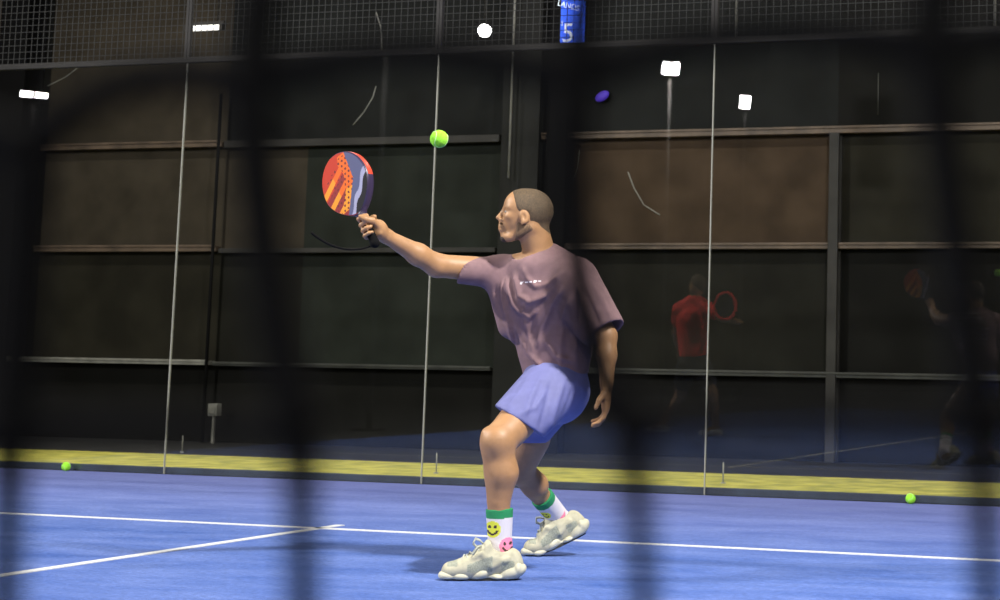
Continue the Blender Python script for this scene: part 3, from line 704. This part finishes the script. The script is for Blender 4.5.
# --- sneakers, modelled in foot space: toe towards -x, sole at z=0, length .325
upper_m = mat('pale_sage_suede', (.46, .44, .32), .75, noise=.12, scale=30, bump=.15, bscale=200)
mesh_m = mat('grey_sage_mesh', (.33, .35, .28), .85, noise=.2, scale=200, bump=.5, bscale=500)
sole_m = mat('cream_foam_sole', (.58, .56, .42), .6, noise=.08, scale=20); tread_m = mat('dark_rubber_tread', (.03, .03, .03), .7)
lace_m = mat('pale_laces', (.42, .44, .38), .8)
def shoe(origin, yaw, bend, label=None):
    """origin: ground point under the ball of the foot; bend: heel lift angle"""
    ballx = -.085
    def xf(V):
        V = np.array(V, float).reshape(-1, 3); x = V[:, 0]-ballx; z = V[:, 2]
        w_ = np.clip((x+.045)/.09, 0, 1); w_ = w_*w_*(3-2*w_); a = bend*w_
        X = x*np.cos(a)-z*np.sin(a); Z = x*np.sin(a)+z*np.cos(a)+.006*(bend > 0)*0
        out = np.stack([X*math.cos(yaw)-V[:, 1]*math.sin(yaw), X*math.sin(yaw)+V[:, 1]*math.cos(yaw), Z], 1)+origin
        return out
    root = obj_shoe = None
    U = Field((-.20, -.075, -.01), (.17, .075, .20), .0042)
    U.cone((-.125, .0, .035), (-.05, 0, .045), .037, .044, .02, ((0, 1, 0), 1.12)); U.cone((-.05, 0, .045), (.03, 0, .075), .044, .050, .03, ((0, 1, 0), .9))
    U.cone((.03, 0, .06), (.105, 0, .055), .050, .046, .03, ((0, 1, 0), .85)); U.cone((.04, 0, .082), (.085, 0, .082), .044, .040, .03, ((0, 1, 0), .88))
    U.cone((.112, 0, .045), (.110, 0, .088), .036, .028, .02, ((0, 1, 0), .9))
    U.cone((-.02, 0, .085), (.022, 0, .135), .022, .024, .02, ((0, 1, 0), 1.5))
    for sd in (-1, 1):
        U.cone((.00, sd*.036, .092), (.085, sd*.038, .076), .011, .013, .008)
        U.cone((-.075, sd*.030, .065), (-.01, sd*.038, .105), .0095, .0095, .006)
        U.cone((.03, sd*.046, .055), (.09, sd*.040, .085), .010, .010, .008)
    U.ell((.058, 0, .138), (.047, .036, .050), k=.008, mode='sub'); U.cut((0, 0, .010), (0, 0, -1), .003)
    V, Fq = U.verts()
    def idx(V, F):
        c = V[F].mean(1); x, z = c[:, 0], c[:, 2]
        p = ((x > -.065) & (x < .035) & (z > .035) & (z < .062+.35*(x+.065)) & (abs(c[:, 1]) > .02)) | ((x < -.10) & (z > .055) & (x > -.14)) | ((x > .065) & (x < .115) & (z > .04) & (z < .075))
        return p.astype(int)
    mi = idx(V, Fq)
    up = mesh_from('sneaker', xf(V), Fq, [upper_m, mesh_m], player, midx=lambda a, b: mi, smooth_iter=1)
    Sf = Field((-.20, -.085, -.03), (.18, .085, .10), .0045)
    for (x, z, rx, rz, an) in ((-.138, .018, .036, .022, -.05), (-.082, .017, .044, .022, .0), (-.012, .025, .050, .026, .32), (.108, .030, .060, .032, .36), (.052, .014, .030, .016, -.1), (.130, .044, .022, .032, .1)):
        Mr = np.array([[math.cos(an), 0, -math.sin(an)], [0, 1, 0], [math.sin(an), 0, math.cos(an)]])
        Sf.ell((x, 0, z), (rx, .052 if x > -.12 else .043, rz), Mr, k=.002)
    Sf.cone((-.14, 0, .016), (.12, 0, .016), .012, .012, .004, ((0, 1, 0), 3.0)); Sf.cut((0, 0, .006), (0, 0, -1), .002)
    V, Fq = Sf.verts(); so = mesh_from('sole', xf(V), Fq, sole_m, up, smooth_iter=0)
    b = MB(); pts = [(-.150, .0), (-.11, .032), (-.02, .036), (.09, .036), (.13, .0), (.09, -.036), (-.02, -.036), (-.11, -.032)]
    lo_ = [xf([(x, y, .0)])[0] for x, y in pts]; hi_ = [xf([(x, y, .006)])[0] for x, y in pts]; n = len(pts)
    b.add(lo_+hi_, [tuple(range(n-1, -1, -1)), tuple(range(n, 2*n))]+[(i, (i+1) % n, n+(i+1) % n, n+i) for i in range(n)]); b.build('tread', tread_m, up)
    b = MB()
    rows = [(-.085, .076), (-.062, .087), (-.040, .099), (-.018, .112), (.002, .126)]
    for i, (x, z) in enumerate(rows):
        sg = 1 if i % 2 else -1
        P = [(x, -.030, z-.006), (x-.004, -.015, z+.006), (x-.004*sg, 0, z+.010), (x+.004, .015, z+.006), (x, .030, z-.006)]
        b.tube([xf([p])[0] for p in P], .0038, 6)
        if i < 4:
            x2, z2 = rows[i+1]; b.tube([xf([p])[0] for p in [(x, sg*.026, z), ((x+x2)/2-.004, 0, (z+z2)/2+.014), (x2, -sg*.026, z2)]], .0035, 6)
    for sg in (-1, 1):
        P = [(.000, 0, .134), (-.020, sg*.018, .152), (-.036, sg*.030, .158), (-.044, sg*.034, .140), (-.030, sg*.022, .125), (-.008, 0, .130)]
        b.tube([xf([p])[0] for p in P], .0032, 6); b.tube([xf([p])[0] for p in [(-.004, 0, .133), (-.028, sg*.03, .128), (-.044, sg*.044, .100)]], .003, 6)
    b.build('laces', lace_m, up)
    return up
gl = J(462, 580, 0); shoe(np.array([J(461.5, 575, 0)[0], -.055, 0.0]), 0.0, 0.0)
q = J(541, 558.5, .80); shoe(np.array([q[0], .82, 0.0]), -.05, .46)

# ------------------------------------------------------------------ padel racket (held, so a thing of its own)
rk = empty('padel_racket', to_world(H0[None])[0], ANG)
tag(rk, 'padel racket with orange-red and blue-grey face held out by the player', 'racket')
# racket axes in the player's frame: long axis up-left, face normal towards camera and left
ce = J(345.0, 185, .17); L_ax = ce-H0; L_ax /= np.linalg.norm(L_ax); L_ax = (H1-H0)/np.linalg.norm(H1-H0)*.35+L_ax*.65; L_ax /= np.linalg.norm(L_ax)
nrm = np.array([-math.sin(math.radians(40)), -math.cos(math.radians(40)), 0]); nrm -= L_ax*(nrm@L_ax); nrm /= np.linalg.norm(nrm)
W_ax = np.cross(L_ax, nrm); W_ax = W_ax if W_ax[0] > 0 else -W_ax
def rl(x, y, z): return x*W_ax+y*L_ax+z*nrm      # relative to H0 in player frame
def rpt(a): a = np.asarray(a, float).reshape(-1, 3); return a[:, :1]*W_ax+a[:, 1:2]*L_ax+a[:, 2:3]*nrm
HC, HA, HB_ = .272, .122, .139                         # head centre along axis, half width, half length
def outline(n=96, s=1.):
    P = []
    for k in range(n):
        a = 2*math.pi*k/n; x = math.cos(a)*HA*s; y = math.sin(a)*HB_*s
        if y < 0: x *= 1-.30*(y/HB_)**2*1.0
        P.append((x, HC+y))
    return P
red = mat('racket_red', (.62, .050, .022), .4); dred = mat('racket_dark_red', (.33, .035, .035), .4); orr = mat('racket_orange', (.95, .17, .02), .4); org = mat('racket_yellow_orange', (1.0, .36, .03), .4)
blg = mat('racket_blue_grey', (.115, .125, .23), .4); wav = mat('racket_pale_wave', (.42, .42, .58), .4); rbl = mat('racket_black', (.012, .012, .016), .4); hol = mat('racket_hole', (.16, .02, .02), .7)
def face_mesh():
    n = 110; g = np.linspace(-1, 1, n+1); V = []; idx = {}; F = []; mi = []
    for j, b_ in enumerate(g):
        for i, a_ in enumerate(g):
            # square to disc mapping
            x = a_*math.sqrt(1-b_*b_/2); y = b_*math.sqrt(1-a_*a_/2); X = x*HA*.975; Y = y*HB_*.975
            if Y < 0: X *= 1-.30*(Y/HB_)**2
            V.append((X, HC+Y, .0195))
    def hexhole(u, v):
        s = .0215; r0 = round(v/(s*.866)); off = .5 if int(r0) % 2 else 0; cx = (round(u/s-off)+off)*s; cy = r0*s*.866
        return math.hypot(u-cx, v-cy)
    for j in range(n):
        for i in range(n):
            q = (j*(n+1)+i, j*(n+1)+i+1, (j+1)*(n+1)+i+1, (j+1)*(n+1)+i); F.append(q)
            x = sum(V[k][0] for k in q)/4/HA; y = (sum(V[k][1] for k in q)/4-HC)/HB_
            X, Y = x*HA, y*HB_
            bx = .40+.08*y if y > 0 else .40+.90*y
            wv = -.10+(x-.84)*.80+.05*math.sin(x*10)
            v = y-.42*x; dst = min(abs(v-c_) for c_ in (.46, .0, -.42))
            if y < wv-.10: m = 6
            elif y < wv+.09: m = 5
            elif x > bx: m = 4
            else:
                m = 0 if v > .30 else 1
                if dst < .095: m = 3 if x < -.35 else 2
                cw = bx-.42+.10*abs(math.sin(y*5))
                if x > cw and -.72 < y < .86: m = 2 if y > -.15 else 3
                if hexhole(X, Y) < .0052 and -.72 < y < .80 and (x > cw or (dst > .12 and dst < .21 and x > -.7)): m = 7
            mi.append(m)
    return np.array(V), np.array(F), np.array(mi)
V, Fq, mi = face_mesh()
for sgn, nm in ((1, 'face'), (-1, 'face')):
    Vx = V.copy(); Vx[:, 2] *= sgn; P = rpt(Vx); FF = Fq if sgn > 0 else Fq[:, ::-1]
    c = np.cross(P[FF[0][1]]-P[FF[0][0]], P[FF[0][2]]-P[FF[0][1]])
    if (c@nrm)*sgn < 0: FF = FF[:, ::-1]
    mesh_from(nm, P, FF, [red, dred, orr, org, blg, wav, rbl, hol], rk, midx=lambda a, b: mi, smooth_iter=0)
# core and frame band
b = MB(); O1 = outline(96, .985); n = len(O1)
prof = [(.972, .0190), (.995, .0175), (1.006, .010), (1.008, 0), (1.006, -.010), (.995, -.0175), (.972, -.0190)]
vs = []
for s, z in prof: vs += [tuple(rpt((x, y, z))[0]) for x, y in outline(n, s)]
fs = []
for r_ in range(len(prof)-1):
    for k in range(n): fs.append((r_*n+k, r_*n+(k+1) % n, (r_+1)*n+(k+1) % n, (r_+1)*n+k))
me = bpy.data.meshes.new('frame'); me.from_pydata(vs, [], fs); me.update(); me.polygons.foreach_set('use_smooth', [True]*len(fs))
frame_red = mat('frame_orange_red', (.62, .06, .03), .35); frame_dark = mat('frame_dark_violet', (.035, .025, .06), .35)
ids = []
for f in fs:
    k = f[0] % n; a = 360*k/n; r_ = f[0]//n
    ids.append(0 if (r_ < 2 and 95 < a < 268) or (r_ in (2, 3, 4) and (a < 62 or a > 345)) else 1)
o = obj('frame', me, [frame_red, frame_dark], rk); me.polygons.foreach_set('material_index', ids)
f_ = Field(np.minimum(0, rl(0, .2, 0))-.12, np.maximum(0, rl(0, .2, 0))+.12, .0034)    # throat
for sd in (-1, 1): f_.cone(rl(0, .120, 0), rl(sd*.062, .192, 0), .0135, .0125, .01, (nrm, 1.25))
f_.cone(rl(0, .098, 0), rl(0, .130, 0), .0155, .0145, .01); Vt, Ft = f_.verts(); mesh_from('throat', Vt, Ft, frame_dark, rk)
b = MB(); b.tube([tuple(rl(0, y, 0)) for y in (.0, .004, .03, .08, .118)], [.017, .0175, .0165, .0160, .0150], 12)
for k in range(10):
    y = .008+.011*k; b.tube([tuple(rl(math.cos(a)*.0165, y+.0045*a/6.28, math.sin(a)*.0165)) for a in np.linspace(0, 6.28, 12)], .0013, 5)
b.build('grip', M['black'], rk)
f_ = Field((-.06,)*3, (.06,)*3, .003); f_.cone(rl(0, -.010, 0), rl(0, .004, 0), .020, .0185, .004); Vt, Ft = f_.verts(); mesh_from('butt_cap', Vt, Ft, M['black'], rk)
b = MB(); c0 = rl(0, -.018, 0)
W0 = J(372, 244, .06)-H0
sp_ = [J(372, 245.5, .07), J(360, 249, .07), J(345, 249, .06), J(331, 245, .055), J(320, 239, .05), J(311, 232.5, .05)]
Q = []
for i in range(len(sp_)-1):
    p0, p1, p2, p3 = sp_[max(i-1, 0)], sp_[i], sp_[i+1], sp_[min(i+2, len(sp_)-1)]
    for t in np.linspace(0, 1, 6)[:-1]: Q.append(.5*((2*p1)+(-p0+p2)*t+(2*p0-5*p1+4*p2-p3)*t*t+(-p0+3*p1-3*p2+p3)*t**3)-H0)
Q.append(sp_[-1]-H0); b.tube([tuple(q_) for q_ in Q], [.0035+.002*min(1, i/len(Q)) for i in range(len(Q))], 6); b.build('wrist_cord', M['black'], rk)

# ------------------------------------------------------------------ another player, across the court, seen mirrored in the glass
def virt(px, py, y): P = at_y(px, py, y); return P
def other(name, yv, joints, mats_, label, racket=None):
    """joints are given where the mirror image stands; the real figure is the reflection about the glass plane y=0"""
    base = virt(*joints['foot'], yv); base[2] = 0
    root = empty('person', (base[0], -base[1], 0)); tag(root, label, 'person')
    def L(px, py, d=0): P = virt(px, py, yv+d); return np.array([P[0]-base[0], -(P[1]-base[1]), P[2]])
    j = {k: L(*v) for k, v in joints.items() if k != 'foot'}
    allp = np.array(list(j.values())); lo = allp.min(0)-.25; hi = allp.max(0)+.25; lo[2] = max(lo[2], -.02)
    B = Field(lo, hi, .011)
    B.cone(j['pel'], j['chest'], .125, .15, .04, ((0, 1, 0), .75)); B.cone(j['chest'], j['neck'], .10, .055, .03); B.cone(j['neck'], j['head'], .055, .06, .02)
    B.ell(j['head'], (.09, .085, .115), k=.02); B.ell(j['head']+arr((-.03, .03, -.03)), (.055, .055, .07), k=.02)
    for s in 'LR':
        B.cone(j['neck'], j['sh'+s], .06, .065, .03); B.cone(j['sh'+s], j['el'+s], .058, .045, .02); B.cone(j['el'+s], j['wr'+s], .045, .03, .02)
        v = j['wr'+s]-j['el'+s]; v = v/np.linalg.norm(v); hnd = j['wr'+s]+v*.05; B.cone(j['wr'+s], hnd, .03, .036, .02)
        for q in range(4): B.cone(hnd+arr((0, (q-1.5)*.02, 0)), hnd+v*.06+arr((0, (q-1.5)*.024, 0)), .010, .009, .005)
        B.cone(hnd, hnd+v*.02+arr((.02, -.04, 0)), .013, .011, .008)
        B.cone(j['hip'+s], j['kn'+s], .09, .062, .03); B.cone(j['kn'+s], j['an'+s], .06, .04, .02); B.cone(j['an'+s], j['an'+s]+arr((-.12, 0, -.04)), .04, .035, .02)
    V, Fq = B.verts(); mesh_from('body', V, Fq, skin, root)
    T = Field(lo, hi, .011); T.cone(j['pel'], j['chest'], .165, .19, .04, ((0, 1, 0), .8)); T.cone(j['chest'], j['neck'], .15, .07, .03)
    for s in 'LR': T.cone(j['neck'], j['sh'+s], .08, .09, .03); T.cone(j['sh'+s], (j['sh'+s]+j['el'+s])/2, .09, .075, .03)
    T.cut(j['pel'], j['pel']-j['chest'], .006, (j['pel']-arr((0, 0, .2)), .28)); T.cone(j['neck']+arr((0, 0, .03)), j['head'], .065, .08, .005, mode='sub')
    V, Fq = T.verts()
    if len(mats_['shirt']) > 1: mesh_from('t_shirt', V, Fq, mats_['shirt'], root, midx=lambda V, F: ((V[F].mean(1)[:, 2]/.058).astype(int) % 2))
    else: mesh_from('t_shirt', V, Fq, mats_['shirt'], root)
    T = Field(lo, hi, .011); T.cone(j['pel']+arr((0, 0, .05)), j['pel'], .15, .155, .02, ((0, 1, 0), .8))
    for s in 'LR': T.cone(j['hip'+s], j['hip'+s]*.4+j['kn'+s]*.6, .12, .105, .03)
    T.cut(j['pel']+arr((0, 0, .06)), (0, 0, 1), .004)
    V, Fq = T.verts(); mesh_from('shorts', V, Fq, mats_['shorts'], root)
    T = Field(j['head']-.2, j['head']+.2, .008); T.ell(j['head']+arr((.01, 0, .02)), (.10, .095, .115), k=.01); T.cut(j['head']+arr((-.02, 0, -.01)), (-.6, .2, -.8), .01); V, Fq = T.verts(); mesh_from('hair', V, Fq, hair_m, root)
    for s in 'LR':
        f = j['an'+s]+arr((-.04, 0, -.05)); T = Field(f-.25, f+.25, .009); T.cone(f+arr((.07, 0, .0)), f+arr((-.13, 0, -.01)), .05, .042, .02); T.cone(f+arr((.05, 0, .03)), f+arr((.02, 0, .03)), .045, .045, .02)
        T.cut(f+arr((0, 0, -.035)), (0, 0, -1), .004); V, Fq = T.verts(); mesh_from('sneaker', V, Fq, mats_['shoe'], root)
    return root, j, L
red_c = mat('red_cotton', (.85, .03, .025), .8); dk = mat('black_nylon', (.02, .02, .025), .7)
white_sh = mat('white_trainer', (.7, .7, .7), .7)
r1, j1, L1 = other('person', 8.5, dict(foot=(683, 435), pel=(693, 357, 0), chest=(692, 320, 0), neck=(694, 300, 0), head=(697, 286, 0), shL=(680, 310, 0), shR=(706, 309, 0), elL=(675, 333, .1), elR=(722, 318, -.1),
     wrL=(679, 352, .2), wrR=(735, 321, -.2), hipL=(687, 363, 0), hipR=(700, 363, 0), knL=(680, 395, .15), knR=(712, 394, -.1), anL=(662, 424, .0), anR=(716, 428, 0)),
     dict(shirt=[red_c], shorts=[dk], shoe=[white_sh]), 'person in a red T-shirt holding up a red racket, mirrored in the glass')
# the red racket
t = empty('padel_racket', r1.location+Vector(L1(735, 321, -.2))); tag(t, 'red-rimmed padel racket of the person in red, mirrored in the glass', 'racket')
o_ = L1(735, 321, -.2); cr = L1(725, 306, -.25)-o_
b = MB(); P = [tuple(cr+arr((math.cos(a)*.125, .0, math.sin(a)*.15))) for a in np.linspace(0, 2*math.pi, 33)[:-1]]; b.tube(P, .017, 8, closed=True); b.build('frame', red_c, t)
b = MB(); P = [tuple(cr+arr((math.cos(a)*.118, s*.01, math.sin(a)*.143))) for s in (-1, 1) for a in np.linspace(0, 2*math.pi, 33)[:-1]]
b.add(P, [tuple(range(31, -1, -1)), tuple(range(32, 64))]+[(i, (i+1) % 32, 32+(i+1) % 32, 32+i) for i in range(32)]); b.build('face', dk, t)
b = MB(); b.tube([(0, 0, -.02), tuple(cr*.45)], .016, 8); b.build('grip', M['black'], t)

# ------------------------------------------------------------------ knotted black netting right in front of the camera (out of focus)
DN = .40
top = [(-300, 110), (28, 150), (250, 84), (572, 78), (930, 48), (1270, 70)]
low = [(-310, 425), (12, 425), (301, 432), (632, 420), (978, 418), (1310, 430)]
low2 = [(-318, 770), (-2, 772), (304, 768), (655, 771), (998, 769), (1330, 775)]
cols, rows = range(-2, 8), range(-2, 8)
def node(i, j):
    a = i+1
    if j == 0 and 0 <= a < 6: return top[a]
    if j == 1 and 0 <= a < 6: return low[a]
    if j == 2 and 0 <= a < 6: return low2[a]
    x = -310+326*a+(14 if j >= 2 else -50)+((i*37+j*53) % 17-8); y = (118-330*(-j)) if j < 0 else (425+335*(j-1)); return (x, y+((i*29+j*41) % 19-9))
b = MB()
def strand(p, q, ctrl=None, r0=.0034, r1=.0056):
    n = 15; P = []; R_ = []
    for k in range(n+1):
        t = k/n
        if ctrl: x = (1-t)**2*p[0]+2*t*(1-t)*ctrl[0]+t*t*q[0]; y = (1-t)**2*p[1]+2*t*(1-t)*ctrl[1]+t*t*q[1]
        else: x = p[0]+(q[0]-p[0])*t; y = p[1]+(q[1]-p[1])*t
        P.append(at_depth(x, y, DN)); e = abs(2*t-1)**5; R_.append(r0+(r1-r0)*e)
    b.tube(P, R_, 8)
for i in cols:
    for j in rows:
        p = node(i, j)
        if j < rows[-1] and (i, j) != (0, -1):
            q = node(i, j+1); c_ = None
            if (i, j) == (2, 0): c_ = (564, 350)
            if (i, j) == (1, 0): c_ = (262, 300)
            strand(p, q, c_, .0050 if j <= 0 else .0034)
        if i < cols[-1]:
            q = node(i+1, j)
            if (i, j) == (1, 1): continue
            c_ = ((p[0]+q[0])/2, (p[1]+q[1])/2-(62 if j == 0 else 12))
            if (i, j) == (0, 0): c_ = (115, 48)
            strand(p, q, c_, .0028 if j == 1 else .0044)
net = b.build('netting', M['black'])
tag(net, 'black knotted netting hanging blurred right in front of the view', 'netting')
